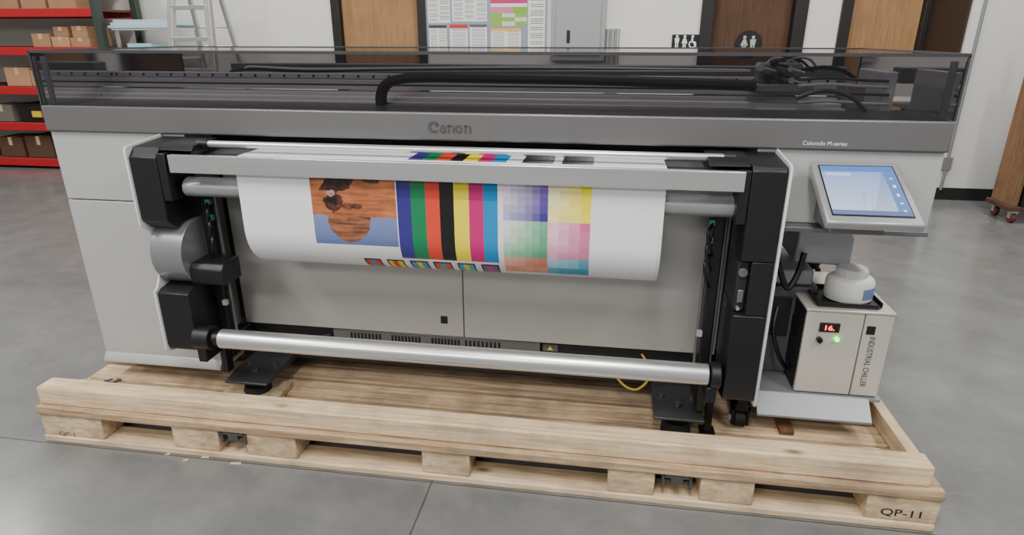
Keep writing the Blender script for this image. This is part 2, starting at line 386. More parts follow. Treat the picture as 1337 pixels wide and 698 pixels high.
MB().box(-XE+.02, XE-.02, .3, .86, ZB, ZT-.02).build('interior_pan', rail2_m, P)
# smoked lid
cv = MB()
x0, x1, y0, y1, z0, z1 = -XE+.003, XE-.003, -.008, .84, ZT, ZC
cv.quad((x0, y0, z0), (x1, y0, z0), (x1, y0, z1), (x0, y0, z1)); cv.quad((x0, y0, z1), (x1, y0, z1), (x1, y1, z1), (x0, y1, z1))
cv.quad((x0, y1, z0), (x1, y1, z0), (x1, y1, z1), (x0, y1, z1)); cv.quad((x0, y0, z0), (x0, y1, z0), (x0, y1, z1), (x0, y0, z1)); cv.quad((x1, y0, z0), (x1, y1, z0), (x1, y1, z1), (x1, y0, z1))
lid = cv.build('smoked_lid', smoke_m, P, flat=True)
e = .003
fr = MB()
fr.box(x0-e, x1+e, y0-e, y0+e, z1-.007, z1+e); fr.box(x0-e, x1+e, y1-e, y1+.012, z1-.022, z1+e)
for xa in (x0, x1):
    fr.box(xa-e, xa+e, y0+e, y1-e, z1-e, z1+e)
    for ya in (y0, y1): fr.box(xa-e, xa+e, ya-e, ya+e, z0, z1-e)
fr.build('lid_edge', mat('lid_edge_grey', rgb(62, 60, 63), .3), lid)
for xa in (x0+.012, x1-.03): MB().box(xa, xa+.018, .02, .03, z0, z1-.02).build('lid_stay', rail_m, lid)
# inside the lid
gl, gr_ = at(146, 105, .38).x, at(1090, 118, .38).x
g = MB().box(gl, gr_, .38, .42, 1.376, 1.396).box(gl, gr_, .366, .42, 1.336, 1.374).box(gl, gr_, .34, .4, ZT-.019, 1.33).build('gantry_beam', gantry_m, P, .002)
for i in range(46):
    x = gl+.03+i*(gr_-gl-.06)/45; MB().cyl((x, .3795, 1.386), (x, .377, 1.386), .005, seg=8).build('beam_hole', black_m, g)
MB().box(gl-.02, gr_, .3645, .366, 1.352, 1.357).build('beam_groove', dark_m, g)
for (ya, yb, zt_) in ((.24, .27, 1.303), (.285, .325, 1.316)): MB().box(gl+.02, gr_, ya, yb, ZT-.019, zt_).build('guide_rail', gantry_m, P, .002)
pts = [at(499, 141, .2), at(498, 124, .2), at(505, 110, .2), at(524, 103, .2), at(560, 101, .2), at(640, 102, .2), at(760, 104, .2), at(880, 108, .2), at(985, 112, .2)]
ch = MB(); ch.tube([p+V((0, -.016, 0)) for p in pts], .017, 8); ch.tube([p+V((0, .014, 0)) for p in pts], .017, 8)
ch.build('cable_chain', dark_m, P)
for k in range(3):
    MB().tube([at(280+20*k, 98-4*k, .45), at(330, 93-3*k, .45), at(400, 96-3*k, .45), at(520, 93-2*k, .45), at(700, 92-2*k, .45), at(980, 92, .42)], .005, 6).build('ink_line', (silver_m, black_m, gantry_m)[k], P)
a1 = at(988, 108, .3); a2 = at(1046, 82, .3)
pc = MB().box(a1.x, a2.x, .27, .36, a1.z, a2.z).box(a1.x-.03, a2.x+.04, .25, .33, a1.z-.03, a1.z).build('print_carriage', inner_m, P, .006)
for k, (u, v) in enumerate(((994, 88), (1012, 83), (1032, 90), (1004, 102), (1034, 105), (1020, 98), (984, 112))):
    q = at(u, v, .25); MB().cyl(q, q+V((0, .04, 0)), .013-.002*(k % 3), seg=16).cyl(q+V((0, .004, 0)), q+V((.05, .004, -.012)), .004, seg=8).build('carriage_fitting', (gantry_m, dark_m)[k % 2], pc)
MB().tube([at(1046, 92, .27), at(1075, 88, .3), at(1100, 92, .3), at(1118, 104, .3)], .007, 8).build('carriage_hose', dark_m, pc)
for k in range(3): MB().tube([at(1000+12*k, 84, .28), at(1010+14*k, 76, .3), at(1030+14*k, 78, .32), at(1052+10*k, 90+4*k, .32)], .004, 6).build('carriage_wire', (gantry_m, dark_m, rail_m)[k], pc)
q0, q1 = at(1146, 152, .25), at(1174, 94, .25)
MB().box(q0.x, q1.x, .25, .5, ZT-.019, q1.z).build('service_unit', gantry_m, P, .004)
q2, q3 = at(1100, 152, .3), at(1132, 112, .3)
MB().box(q2.x, q3.x, .3, .45, ZT-.019, q3.z).build('wiper_unit', inner_m, P, .004)
for k, v in enumerate((104, 112, 122, 134)):
    q = at(1042, v, .2); MB().tube([q, q+V((.1, .0, .006)), q+V((.2, .01, 0)), at(1160, v+2, .24)], .005, 8).build('ink_tube', gantry_m if k % 2 else rail2_m, P)
MB().tube([at(1040, 128, .12), at(1075, 118, .12), at(1110, 126, .12), at(1130, 145, .12)], .007, 8).build('hose', rail2_m, P)
MB().box(-1.2, 1.45, .68, .76, 1.36, 1.42).build('rear_beam', inner_m, P, .004)

# left cabinet
zs = at(120, 261, 0).z
lc = MB().box(-XE+.003, -1.0, 0, .84, zs+.002, ZB).build('cabinet_upper', panel_m, P, .004)
ll = MB().box(-XE+.003, -1.0, 0, .84, .236, zs-.002).build('cabinet_lower', panel_m, P, .004)
MB().prism([(0, .275), (-.02, .248), (-.02, .236), (.05, .236), (.05, .275)], 'x', -XE+.004, -1.01).build('kick_lip', panel_m, ll, .002)
# right cabinet overhang
rc = MB().box(1.0, XE-.003, 0, .84, .962, ZB).build('cabinet_overhang', panel_m, P, .004)
MB().box(1.02, XE-.02, -.05, .5, .945, .962).build('shelf_edge', mid_m, rc, .003)
MB().box(1.0, 1.12, .22, .84, .24, .96).build('right_pillar', dark_m, P, .003)
# centre
xs_ = at(605, 400, .1).x
core = MB().box(-.998, .998, .16, .8, .40, ZB).build('body_core', dark_m, P)
pl = MB().box(-.94, xs_-.0015, .1, .121, .407, 1.105).build('front_panel', panel2_m, P, .002)
pr = MB().box(xs_+.0015, .965, .1, .121, .407, 1.105).build('front_panel', panel2_m, P, .002)
q = at(580, 417, .1); MB().box(q.x-.014, q.x+.014, .096, .1, q.z-.016, q.z+.016).build('panel_latch', black_m, pl, .002)
MB().box(-.94, .965, .14, .8, .27, .399).build('lower_chassis', dark_m, P)
A = at(436, 432, .118); B = at(705, 462, .118)
vs_ = MB().box(A.x, B.x, .112, .139, .328, .400).build('vent_strip', mid_m, P, .002)
for (ua, ub) in ((458, 498), (511, 549), (563, 600), (607, 653)):
    A = at(ua, 440, .11); B = at(ub, 448, .11); n = 9
    for i in range(n):
        x = A.x+.004+(B.x-A.x-.008)*i/(n-1); MB().box(x-.0042, x+.0042, .1105, .1119, .352, .388).build('vent_slot', black_m, vs_)
MB().box(-1.0, 1.05, .14, .8, .232, .268).build('base_plate', dark_m, P, .004)
wl = at(718, 456, .112); wb = MB().box(wl.x-.03, wl.x+.03, .128, .139, wl.z-.016, wl.z+.014).build('warning_label', rail2_m, P)
MB().prism([(wl.x-.011, wl.z-.010), (wl.x+.011, wl.z-.010), (wl.x, wl.z+.009)], 'y', .1255, .1278).build('warning_triangle', yellow_m, wb)
MB().tube([at(838, 462, .12), at(848, 480, .08), at(846, 496, .05), at(832, 508, .05), at(818, 505, .08), at(806, 494, .12)], .0045, 8).build('yellow_cable', ycable_m, P)
MB().tube([at(862, 470, .1), at(880, 484, .06), at(900, 488, .08), at(915, 470, .1)], .007, 8).build('black_cable', black_m, P)
MB().tube([at(340, 428, .125), at(370, 436, .11), at(400, 440, .11), at(432, 436, .125)], .006, 8).build('black_cable', black_m, P)

# roll arms
RZ = .470
def arm(s, off):
    X_ = lambda v: s*(v+off)
    def bx(mb, a, b_, *r): return mb.box(X_(a), X_(b_), *r)
    L_ = s < 0
    prof = [(0, .36), (-.19, .41), (-.2, .42)] if L_ else [(0, .34), (-.19, .372), (-.2, .385)]
    if L_:
        prof += [(-.2, .66)]
        for i in range(1, 16):
            t = math.pi*i/16; prof.append((-.2+.05*math.sin(t), .66+.1225*(1-math.cos(t))))
        prof += [(-.2, .905)]
    prof += [(-.2, 1.175), (-.19, 1.187), (0, 1.203)]
    pt = MB().prism(prof, 'x', X_(1.074), X_(1.082)).build('roll_arm', white_m, P, .002)
    iu = .972
    if L_:
        MB().prism([(0, .87), (-.10, .905), (-.15, .89), (-.192, .93), (-.192, 1.15), (-.16, 1.182), (0, 1.194)], 'x', X_(iu), X_(1.073)).build('upper_casing', black_m, pt, .003)
        MB().prism([(0, .40), (-.185, .42), (-.192, .44), (-.192, .65), (-.17, .662), (0, .68)], 'x', X_(.95), X_(1.073)).build('lower_casing', black_m, pt, .003)
        pr_ = []
        for i in range(17):
            t = -math.pi/2+math.pi*i/16; pr_.append((-.07-.118*math.cos(t), .783+.121*math.sin(t)))
        MB().prism([(.0, .66)]+pr_+[(.0, .904)], 'x', X_(.95), X_(1.072)).build('curved_cover', cover_m, pt, .002)
    else:
        MB().prism([(0, .87), (-.15, .875), (-.192, .885), (-.192, 1.165), (-.18, 1.178), (0, 1.192)], 'x', X_(iu), X_(1.073)).build('upper_casing', black_m, pt, .003)
        MB().prism([(0, .36), (-.185, .39), (-.192, .40), (-.192, .70), (-.15, .708), (0, .71)], 'x', X_(.970), X_(1.073)).build('lower_casing', black_m, pt, .003)
        MB().prism([(0, .7105), (-.15, .7085), (-.190, .7025), (-.190, .882), (-.15, .8745), (0, .8695)], 'x', X_(1.006), X_(1.073)).build('spindle_housing', black_m, pt, .002)
        MB().prism([(0, .712), (-.165, .709), (-.165, .874), (0, .868)], 'x', X_(.972), X_(1.005)).build('spindle_well', dark_m, pt, .003)
        MB().cyl((X_(.988), -.165, .84), (X_(.988), -.174, .84), .015, seg=24).build('spindle_disc', rail2_m, pt, .002)
        bx(MB(), .979, .998, -.174, -.166, .738, .782).build('spindle_latch', mid_m, pt, .003)
        MB().cyl((X_(.985), -.14, .722), (X_(.985), -.176, .718), .006).build('latch_pin', silver_m, pt)
    bx(MB(), .905, .94, -.05, .0, .34, 1.0).build('inner_post', black_m, pt, .004)
    for a_, y_ in ((.946, -.03), (.895, -.02)): MB().cyl((X_(a_), y_, .36), (X_(a_), y_, 1.0), .006, seg=12).build('guide_rod', mid_m, pt)
    if L_: MB().prism([(-.15, .675), (-.16, .69), (-.16, .74), (-.14, .76), (-.04, .76), (-.04, .675)], 'x', X_(.82), X_(.949)).build('clamp_block', black_m, pt, .006)
    MB().prism([(-.17, 1.172), (-.15, 1.19), (-.01, 1.195), (-.01, 1.165)], 'x', X_(.85), X_(iu-.001)).build('top_bracket', black_m, pt, .003)
    bx(MB(), .94, iu-.001, -.19, -.1, 1.0, 1.165).build('bar_bracket', black_m, pt, .003)
    c = MB(); c.cyl((s*.905, -.17, RZ), (X_(.957), -.17, RZ), .046); bx(c, .915, .949, -.2, -.06, .38, .435); bx(c, .9, .949, -.06, .09, .33, .41)
    bx(c, .905, .93, -.1, -.06, .28, .39)
    c.build('roll_holder', black_m, pt, .003)
    for z in (.92, .97, .86): MB().tube([(X_(.90), -.06, z), (X_(.88), -.1, z-.03), (X_(.895), -.09, z-.09), (X_(.91), -.05, z-.12)], .005, 6).build('sensor_cable', black_m, pt)
    for z in (.90, .96, .56): bx(MB(), .885, .903, -.07, -.055, z, z+.02).build('sensor_clip', teal_m if z > .6 else rail_m, pt)
    return pt
al = arm(-1, .012); ar = arm(1, -.02)
cx, cyy_ = 1.066, .02
c = MB().box(cx-.02, cx+.02, cyy_-.03, cyy_+.04, .25, .37).box(cx-.032, cx-.022, cyy_-.025, cyy_+.025, .175, .26).box(cx+.022, cx+.032, cyy_-.025, cyy_+.025, .175, .26).box(cx-.032, cx+.032, cyy_-.025, cyy_+.025, .235, .26)
cs = c.build('caster_bracket', black_m, ar, .002)
MB().cyl((cx-.02, cyy_, DZ+.032), (cx+.02, cyy_, DZ+.032), .032).build('caster_wheel', rubber_m, cs, .004)
MB().cyl((cx-.036, cyy_, DZ+.032), (cx+.036, cyy_, DZ+.032), .012).build('wheel_hub', white_m, cs)
MB().box(.93, .955, -.06, -.03, DZ+.012, .35).box(.915, .97, -.075, -.015, DZ, DZ+.012).build('support_foot', black_m, ar, .002)
# bars
ex = .933
bm_ = MB().box(-ex, ex, -.2, -.186, 1.103, 1.163).build('front_bar', silver_m, P, .002)
MB().box(-ex, ex, -.186, -.178, 1.150, 1.163).build('bar_lip', silver_m, bm_, .002)
pr_ = [(-.112+.042*math.cos(2*math.pi*i/20), 1.037+.034*math.sin(2*math.pi*i/20)) for i in range(20)]
MB().prism(pr_, 'x', -ex, ex).build('guide_tube', bezel_m, P)
rd = MB().cyl((-.84, -.1, 1.187), (.88, -.1, 1.187), .0115, seg=20).build('tension_rod', silver_m, P)
for a_, b_ in ((-.88, -.84), (.88, .915)): MB().cyl((a_, -.1, 1.187), (b_, -.1, 1.187), .016).build('rod_end', black_m, rd)
rl = MB().cyl((-.872, -.17, RZ), (.9, -.17, RZ), .0365, seg=40).build('takeup_roller', silver_m, P, .003)
MB().cyl((-.9, -.17, RZ), (-.872, -.17, RZ), .027).build('roller_end', black_m, rl)
MB().prism([(.11, 1.14), (-.09, 1.13), (-.1, 1.145), (.11, 1.153)], 'x', -.9, .9).build('output_platen', rail2_m, P)
# outrigger feet
for (u, v) in ((338, 486), (884, 524)):
    c0 = at(u, v, -.03).x; dz = .025 if u < 600 else 0
    f = MB().prism([(-.13, .25), (.25, .236), (.25, .27), (-.04, .27), (-.13, .26)], 'x', c0-.088, c0+.088).build('outrigger_plate', foot_m, P, .003)
    MB().cyl((c0, -.05, DZ+dz), (c0, -.05, DZ+.05), .055, .05).cyl((c0, -.05, DZ+.05), (c0, -.05, .25), .018).build('foot_pad', rubber_m, f, .003)
    for (dx, yy, r) in ((0, -.05, .014), (-.055, 0, .01), (.055, 0, .01)): MB().cyl((c0+dx, yy, .262), (c0+dx, yy, .28), r, seg=6).build('bolt', zinc_m, f)
    if u < 600:
        tag(MB().box(c0-.13, c0+.11, -.15, .03, DZ, DZ+.025).build('wood_block', block_m, None, .003), 'short pine packing block wedged under the left foot of the printer', 'wood block')
# tray for the chiller with sloping front lip
tr = MB().box(1.13, 1.553, .046, .8, .286, .300).build('side_tray', lip_m, P, .002)
MB().prism([(-.02, .232), (-.02, .24), (.045, .2995), (.045, .288), (-.01, .232)], 'x', 1.118, 1.512).build('tray_lip', lip_m, tr, .001)
# display
TL, TR, BR, BL = at(1058, 210, -.03), at(1172, 212, -.03), at(1211, 295, -.25), at(1080, 290, -.25)
nrm = (TR-TL).cross(TL-BL).normalized()
if nrm.z < 0: nrm = -nrm
ds = MB().hexa([BL-nrm*.03, BR-nrm*.03, TR-nrm*.03, TL-nrm*.03, BL, BR, TR, TL]).build('touch_display', bezel_m, P, .006)
bq = bil(TL, TR, BR, BL)
MB().quad(*[bq(*st)+nrm*.0012 for st in ((.07, .07), (.92, .07), (.92, .895), (.07, .895))]).build('screen_border', black_m, ds, flat=True)
def scr(s, t):
    if t < .12: return V((.08, .16, .42))
    if t > .92: return V((.10, .13, .26))
    base = V((.20, .28, .52)).lerp(V((.40, .46, .62)), min(1, max(0, t*1.2-.1)))
    if s > .84: 
        base = V((.10, .17, .38))
        return V((.6, .66, .78)) if abs((t*6) % 1-.5) < .14 and abs(s-.92) < .025 else base
    if .15 < t < .21 and .05 < s < .4: return V((.42, .49, .68))
    if s+t*.35 > .86: return base*.8
    if .55 < t < .9 and .38 < s < .72 and abs(((s*9+t*2) % 1)-.5) < .07: return base*.78
    return base
painted('screen', lambda s, t: bq(.085+.82*s, .088+.788*t)+nrm*.0024, 50, 34, scr, screen_m, ds, False)
MB().box(1.2, 1.36, -.16, .0, .975, 1.06).build('display_mount', mid_m, P, .006)
# waste box, pump and hoses behind the chiller
q0 = at(1036, 345, .2); q1 = at(1118, 306, .2)
MB().prism([(q0.x, q0.z+.01), (q1.x, q0.z-.0), (q1.x, q1.z-.02), (q1.x-.05, .944), (q0.x, .944)], 'y', .2, .5).build('waste_box', rail_m, P, .008)
pb = MB().box(1.135, 1.33, .20, .62, .3005, .66).build('pump_box', rail2_m, P, .006)
MB().box(1.15, 1.31, .22, .5, .66, .72).build('pump_head', rail_m, pb, .008)
MB().box(1.15, 1.24, .192, .2, .46, .62).build('pump_plate', dark_m, pb, .003)
for k, (u0, v0, u1, v1) in enumerate(((1052, 335, 1064, 372), (1034, 338, 1046, 372), (1072, 338, 1082, 380))):
    pA, pB = at(u0, v0, .5), at(u1, v1, .5)
    MB().tube([pA+V((0, .03, .1)), pA, (pA+pB)/2+V((.035-.05*k, .02, 0)), pB, pB+V((.02, .04, -.1))], .012-.002*(k % 2), 8).build('hose', black_m if k != 1 else rail2_m, P)
MB().tube([at(1012, 322, .17), at(1018, 350, .13), at(1028, 376, .13), at(1042, 356, .15), at(1050, 330, .18)], .011, 8).build('hose', black_m, P)
MB().tube([at(1016, 400, .17), at(1010, 430, .13), at(1016, 462, .12), at(1026, 480, .17)], .008, 8).build('hose', black_m, P)

# ------------------------------------------------------------------ printed sheet
YS = -.170; ZF = 1.158; XS = .71
prof = []
def addp(y, z): prof.append((y, z))
for i in range(12): addp(.09-(.09+.14)*i/12*1.0, ZF)
for i in range(9):
    t = math.pi/2*i/8; addp(-.14-.03*math.sin(t), ZF-.03+.03*math.cos(t))
ZCc, RC = .905, .158
for i in range(1, 24): addp(YS, ZF-.03-(ZF-.03-ZCc)*i/24)
for i in range(0, 25):
    t = math.pi/2*i/24; addp(YS+RC-RC*math.cos(t), ZCc-RC*math.sin(t))
for i in range(1, 7): addp(YS+RC+.075*i/6, ZCc-RC+.012*(i/6)**2)
ls = [0]
for a, c in zip(prof, prof[1:]): ls.append(ls[-1]+math.hypot(c[0]-a[0], c[1]-a[1]))
LT = ls[-1]
def ppos(s):
    s = min(max(s, 0), LT)
    for i in range(len(ls)-1):
        if s <= ls[i+1]:
            k = (s-ls[i])/(ls[i+1]-ls[i]); return (prof[i][0]*(1-k)+prof[i+1][0]*k, prof[i][1]*(1-k)+prof[i+1][1]*k)
    return prof[-1]
def s_of(x, v, lo=.22):
    best = None
    for i in range(500):
        s = lo+(LT-.09-lo)*i/499; yz = ppos(s); pv = proj((x, yz[0], yz[1]))[1]
        if best is None or abs(pv-v) < best[0]: best = (abs(pv-v), s)
    return best[1]
def X(u): return at(u, 275, YS).x
def rect(u0, u1, v0, v1): 
    xm = X((u0+u1)/2); return (X(u0), X(u1), s_of(xm, v0), s_of(xm, v1))
rimg = rect(408, 518, 218, 320); rbar = rect(519, 650, 222, 340)
rP = rect(657, 715, 236, 289); rS = rect(657, 715, 336, 355); rG = (rP[0], rP[1], rP[3], rS[2])
rY = rect(716, 772, 238, 291); rC = rect(716, 772, 339, 358); rK = (rY[0], rY[1], rY[3], rC[2])
r_ = rect(464, 657, 341.5, 345); rpt = (r_[0], r_[1], r_[2], r_[2]+.085)
X530, X782 = X(530), X(782)
bars = [rgb(54, 48, 126), rgb(24, 124, 78), rgb(216, 68, 50), rgb(24, 22, 24), rgb(238, 220, 44), rgb(194, 34, 112), rgb(20, 134, 192)]
PAPER = rgb(232, 231, 233)
def inr(r, x, s): return r[0] <= x <= r[1] and r[2] <= s <= r[3]
def mixc(a, b_, k): 
    k = min(1, max(0, k)); return tuple(a[i]*(1-k)+b_[i]*k for i in range(3))
def grid(r, x, s, nx, ny, tl, tr_, bl_, br_):
    i = int((x-r[0])/(r[1]-r[0])*nx*.9999); j = int((s-r[2])/(r[3]-r[2])*ny*.9999)
    a = i/max(1, nx-1); c_ = j/max(1, ny-1)
    c_ = mixc(mixc(tl, tr_, a), mixc(bl_, br_, a), c_); k = 1+.05*((i*7+j*5) % 3-1)
    return tuple(min(1, q*k) for q in c_)
def picture(a, t):
    n = mnoise.fractal(V((a*4, t*5, 3)), 1, 2, 3); n2_ = mnoise.fractal(V((a*2.5, t*26, 8)), 1, 2, 4); n3 = mnoise.fractal(V((a*13, t*13, 1)), 1, 2, 3)
    col = mixc(rgb(200, 120, 76), rgb(116, 66, 44), .40+n*.4+n2_*.5)
    edge = .62+.025*n
    if t > edge:
        col = mixc(rgb(120, 132, 172), rgb(84, 102, 156), (t-edge)*2.2)
        w_ = .26*math.sqrt(max(0, 1-((t-.60)/.36)**2))
        if t < .96 and abs(a-.43) < w_+n3*.015: col = mixc(rgb(164, 104, 70), rgb(80, 54, 42), .4+n2_*.8+n3*.25)
    # dark hollows
    if ((a-.33)/.2)**2+((t-.2+.25*(a-.33))/.11)**2 < 1+n3*.6: col = mixc(rgb(34, 24, 24), rgb(96, 52, 38), .25+n3*.7)
    if ((a-.26)/.11)**2+((t-.44)/.12)**2 < 1+n3*.6: col = mixc(rgb(28, 22, 24), rgb(106, 62, 44), .25+n3*.7)
    if ((a-.72)/.13)**2+((t-.12)/.07)**2 < 1+n3*.6: col = mixc(rgb(60, 34, 28), rgb(116, 66, 46), .3+n3*.7)
    if ((a-.47)/.15)**2+((t-.49)/.04)**2 < 1+n3*.8: col = mixc(rgb(70, 40, 30), rgb(146, 86, 58), .3+n3*.7)
    if ((a-.24)/.05)**2+((t-.33)/.04)**2 < 1+n3*.8: col = mixc(rgb(206, 176, 160), rgb(140, 96, 78), .3+n3*.7)
    return col
def ink(u, t):
    x = -XS+2*XS*u; s = t*LT
    if s < .30:
        if .08 < s < .222 and X530 < x < X782:
            k = (x-X530)/(X782-X530)
            if k < .52: return bars[int(k/.52*7*.999)]
            if .6 < k < .76: g_ = 60+16*int((k-.6)/.16*5); return rgb(g_, g_-4, g_+4)
            if .8 < k < .96: g_ = 66+16*int((k-.8)/.16*5); return rgb(g_, g_-3, g_+5)
        if s < .226: return PAPER
    if inr(rpt, x, s):
        k = (x-rpt[0])/(rpt[1]-rpt[0])*6; i = int(k); f = k-i; w = (s-rpt[2])/(rpt[3]-rpt[2])
        if f < .76:
            if w < .1 or w > .9 or f < .07 or f > .69: return rgb(26, 26, 30)
            if .27 < f < .48: return (rgb(60, 140, 200), rgb(220, 60, 40), rgb(240, 215, 40), rgb(60, 170, 190), rgb(230, 210, 60), rgb(200, 60, 130))[i]
            return (rgb(220, 60, 40), rgb(240, 215, 40), rgb(70, 150, 200), rgb(230, 80, 60), rgb(70, 170, 190), rgb(120, 80, 160))[i]
        return PAPER
    if inr(rimg, x, s): return picture((x-rimg[0])/(rimg[1]-rimg[0]), (s-rimg[2])/(rimg[3]-rimg[2]))
    if inr(rbar, x, s):
        k = (x-rbar[0])/(rbar[1]-rbar[0])*7*.9999; w = (s-rbar[2])/(rbar[3]-rbar[2]); c_ = bars[int(k)]
        return mixc(c_, (0, 0, 0), .22) if w < .30 else c_
    if inr(rP, x, s): return grid(rP, x, s, 6, 5, rgb(232, 226, 236), rgb(122, 102, 178), rgb(176, 166, 208), rgb(70, 54, 142))
    if inr(rG, x, s): return grid(rG, x, s, 6, 5, rgb(220, 234, 222), rgb(110, 176, 138), rgb(150, 200, 162), rgb(82, 156, 118))
    if inr(rS, x, s): return grid(rS, x, s, 6, 2, rgb(236, 176, 158), rgb(206, 112, 98), rgb(230, 150, 126), rgb(216, 160, 132))
    if inr(rY, x, s): return grid(rY, x, s, 4, 5, rgb(246, 242, 196), rgb(244, 228, 30), rgb(248, 238, 150), rgb(240, 226, 70))
    if inr(rK, x, s): return grid(rK, x, s, 4, 5, rgb(244, 200, 218), rgb(216, 106, 156), rgb(230, 156, 186), rgb(198, 130, 156))
    if inr(rC, x, s): return grid(rC, x, s, 4, 2, rgb(166, 212, 220), rgb(92, 174, 198), rgb(80, 168, 194), rgb(50, 146, 184))
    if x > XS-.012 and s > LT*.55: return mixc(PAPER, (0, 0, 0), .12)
    return PAPER
def spos(u, t):
    yz = ppos(t*LT); return V((-XS+2*XS*u, yz[0], yz[1]))
sh = painted('printed_sheet', spos, 480, 280, ink, print_m)
tag(sh, 'glossy white print sheet with colour bars and a canyon picture hanging from printer', 'print')

# ------------------------------------------------------------------ chiller
CY = .06; CX0, CX1 = at(1046, 450, CY).x, at(1160, 450, CY).x; CZ0, CZ1 = .3005, .632
CX1 = min(CX1, 1.553)
ct = thing('chiller', 'boxy steel cooling unit with red digital readout under the right end of the printer', 'chiller', ((CX0+CX1)/2, .25, CZ0))
MB().box(CX0, CX1, CY+.01, .45, CZ0, CZ1-.004).build('case', dark_m, ct, .003)
xm = at(1122, 450, CY).x
fp = MB().box(CX0, xm-.002, CY-.004, CY+.01, CZ0+.004, CZ1-.006).build('front_panel', steel_m, ct, .003)
fp2 = MB().box(xm+.002, CX1, CY-.004, CY+.01, CZ0+.004, CZ1-.006).build('narrow_panel', steel_m, ct, .003)
MB().box(CX0-.004, CX1+.002, CY-.008, .45, CZ1-.004, CZ1+.006).build('top_panel', steel_m, ct, .003)
for i in range(9): MB().box(CX0-.003, CX0, .12+i*.033, .135+i*.033, CZ0+.06, CZ1-.08).build('louvre_slot', black_m, ct)
FY = CY-.004
q = at(1083, 427, FY); dsp = MB().box(q.x-.034, q.x+.034, FY-.005, FY, q.z-.018, q.z+.018).build('digital_readout', black_m, fp, .002)
lettering('16.', q+V((0, -.005, 0)), .032, .02, redled_m, fp, bold=.03)
q = at(1069, 442, FY); MB().cyl((q.x, FY, q.z), (q.x, FY-.016, q.z), .01).box(q.x-.002, q.x+.002, FY-.02, FY-.016, q.z-.01, q.z+.01).build('switch_knob', black_m, fp)
q = at(1092, 442, FY); MB().cyl((q.x, FY, q.z), (q.x, FY-.012, q.z), .008).build('power_lamp', greenled_m, fp)
q = at(1137, 431, FY); MB().box(q.x-.014, q.x+.014, FY-.003, FY, q.z-.016, q.z+.016).build('black_latch', black_m, fp2, .001)
q = at(1131, 470, FY); lettering('INDUSTRIAL CHILLER', V((q.x+.005, FY, q.z-.008)), .2, .02, ink_m, fp2, V((0, 0, -1)), V((1, 0, 0)), .0012)
# tray and squat container on the chiller
q = atz(1100, 392, CZ1+.006)
bx_, by_ = q.x+.006, .165
tt = MB().prism([(bx_-.11, by_-.09), (bx_+.09, by_-.09), (bx_+.11, by_-.07), (bx_+.11, by_+.08), (bx_+.095, by_+.095), (bx_-.095, by_+.095), (bx_-.11, by_+.08)], 'z', CZ1+.0065, CZ1+.0115)
for (xa, xb, ya, yb) in ((bx_-.11, bx_+.09, by_-.09, by_-.086), (bx_-.095, bx_+.095, by_+.091, by_+.095), (bx_-.11, bx_-.106, by_-.086, by_+.08), (bx_+.106, bx_+.11, by_-.07, by_+.08)): tt.box(xa, xb, ya, yb, CZ1+.0115, CZ1+.024)
tag(tt.build('drip_tray', black_m, None, .001), 'shallow black plastic tray on top of the steel cooling unit', 'tray')
tz = CZ1+.0119
jc = V((bx_+.012, by_-.004, tz))
jt = thing('plastic_container', 'squat white plastic container with ribbed lid and blue label in the black tray', 'container', tuple(jc))
MB().lathe([(.066, 0), (.074, .004), (.077, .012), (.077, .066), (.074, .078), (.066, .086), (.05, .09)], jc, 44, 1.06, .9).build('container_body', jug_m, jt)
MB().lathe([(.050, .088), (.052, .09), (.052, .114), (.048, .119), (.012, .12)], jc, 36).build('container_lid', white_m, jt, .001)
for k in range(28):
    t = 2*math.pi*k/28; d = V((math.cos(t), math.sin(t), 0))*.052; MB().cyl(jc+d+V((0, 0, .092)), jc+d+V((0, 0, .112)), .002, seg=6).build('lid_rib', white_m, jt)
lb = MB()
for k in range(8):
    t0 = -1.25+.11*k; t1 = t0+.11
    P_ = lambda t, z: jc+V((.0778*1.06*math.cos(t), .0778*.9*math.sin(t), z))
    lb.quad(P_(t0, .018), P_(t1, .018), P_(t1, .058), P_(t0, .058))
lb.build('container_label', bluelabel_m, jt)

# ------------------------------------------------------------------ small debris
sc0 = None
for i, (u, v) in enumerate(((143, 497), (150, 500), (147, 504), (138, 501), (155, 497))):
    p = atz(u, v, DZ); a = random.random()*3; d = V((math.cos(a), math.sin(a), 0))*.014
    if sc0 is None:
        sc0 = tag(MB().cyl(V((p.x, p.y, DZ+.005))-d, V((p.x, p.y, DZ+.005))+d, .005, .003, 8).cyl(V((p.x, p.y, DZ+.0065))-d*1.3, V((p.x, p.y, DZ+.0065))-d, .0075, None, 8).build('screw', zinc_m), 'small metal screw in the loose heap on the left end of the pallet', 'screw', 'loose screws on the pallet')
    else:
        c = copy_tree(sc0); c.location = (p.x, p.y, DZ+.0); c.rotation_euler.z = a
for i, (u, v) in enumerate(((238, 602), (262, 598), (300, 606), (215, 594))):
    p = atz(u, v, 0); L_ = .02+.012*(i % 3)
    tag(MB().prism([(p.x, p.y), (p.x+L_, p.y+.005), (p.x+L_*.9, p.y+.014), (p.x+.004, p.y+.01)], 'z', .0, .004).build('wood_chip', block_m), 'pale splinter of pine lying on the concrete beside the pallet', 'wood chip', 'wood splinters on the floor')
p0, p1 = atz(997, 541, DZ), atz(1020, 563, DZ)
tag(MB().box(p0.x+.03, p0.x+.08, min(p0.y, p1.y)-.02, max(p0.y, p1.y)-.03, DZ, DZ+.018).build('wood_offcut', wood('dark_offcut', rgb(120, 80, 50), rgb(92, 60, 38), (20, 2, 20), False), None, .002), 'dark brown wood offcut lying on the deck by the caster', 'wood offcut')

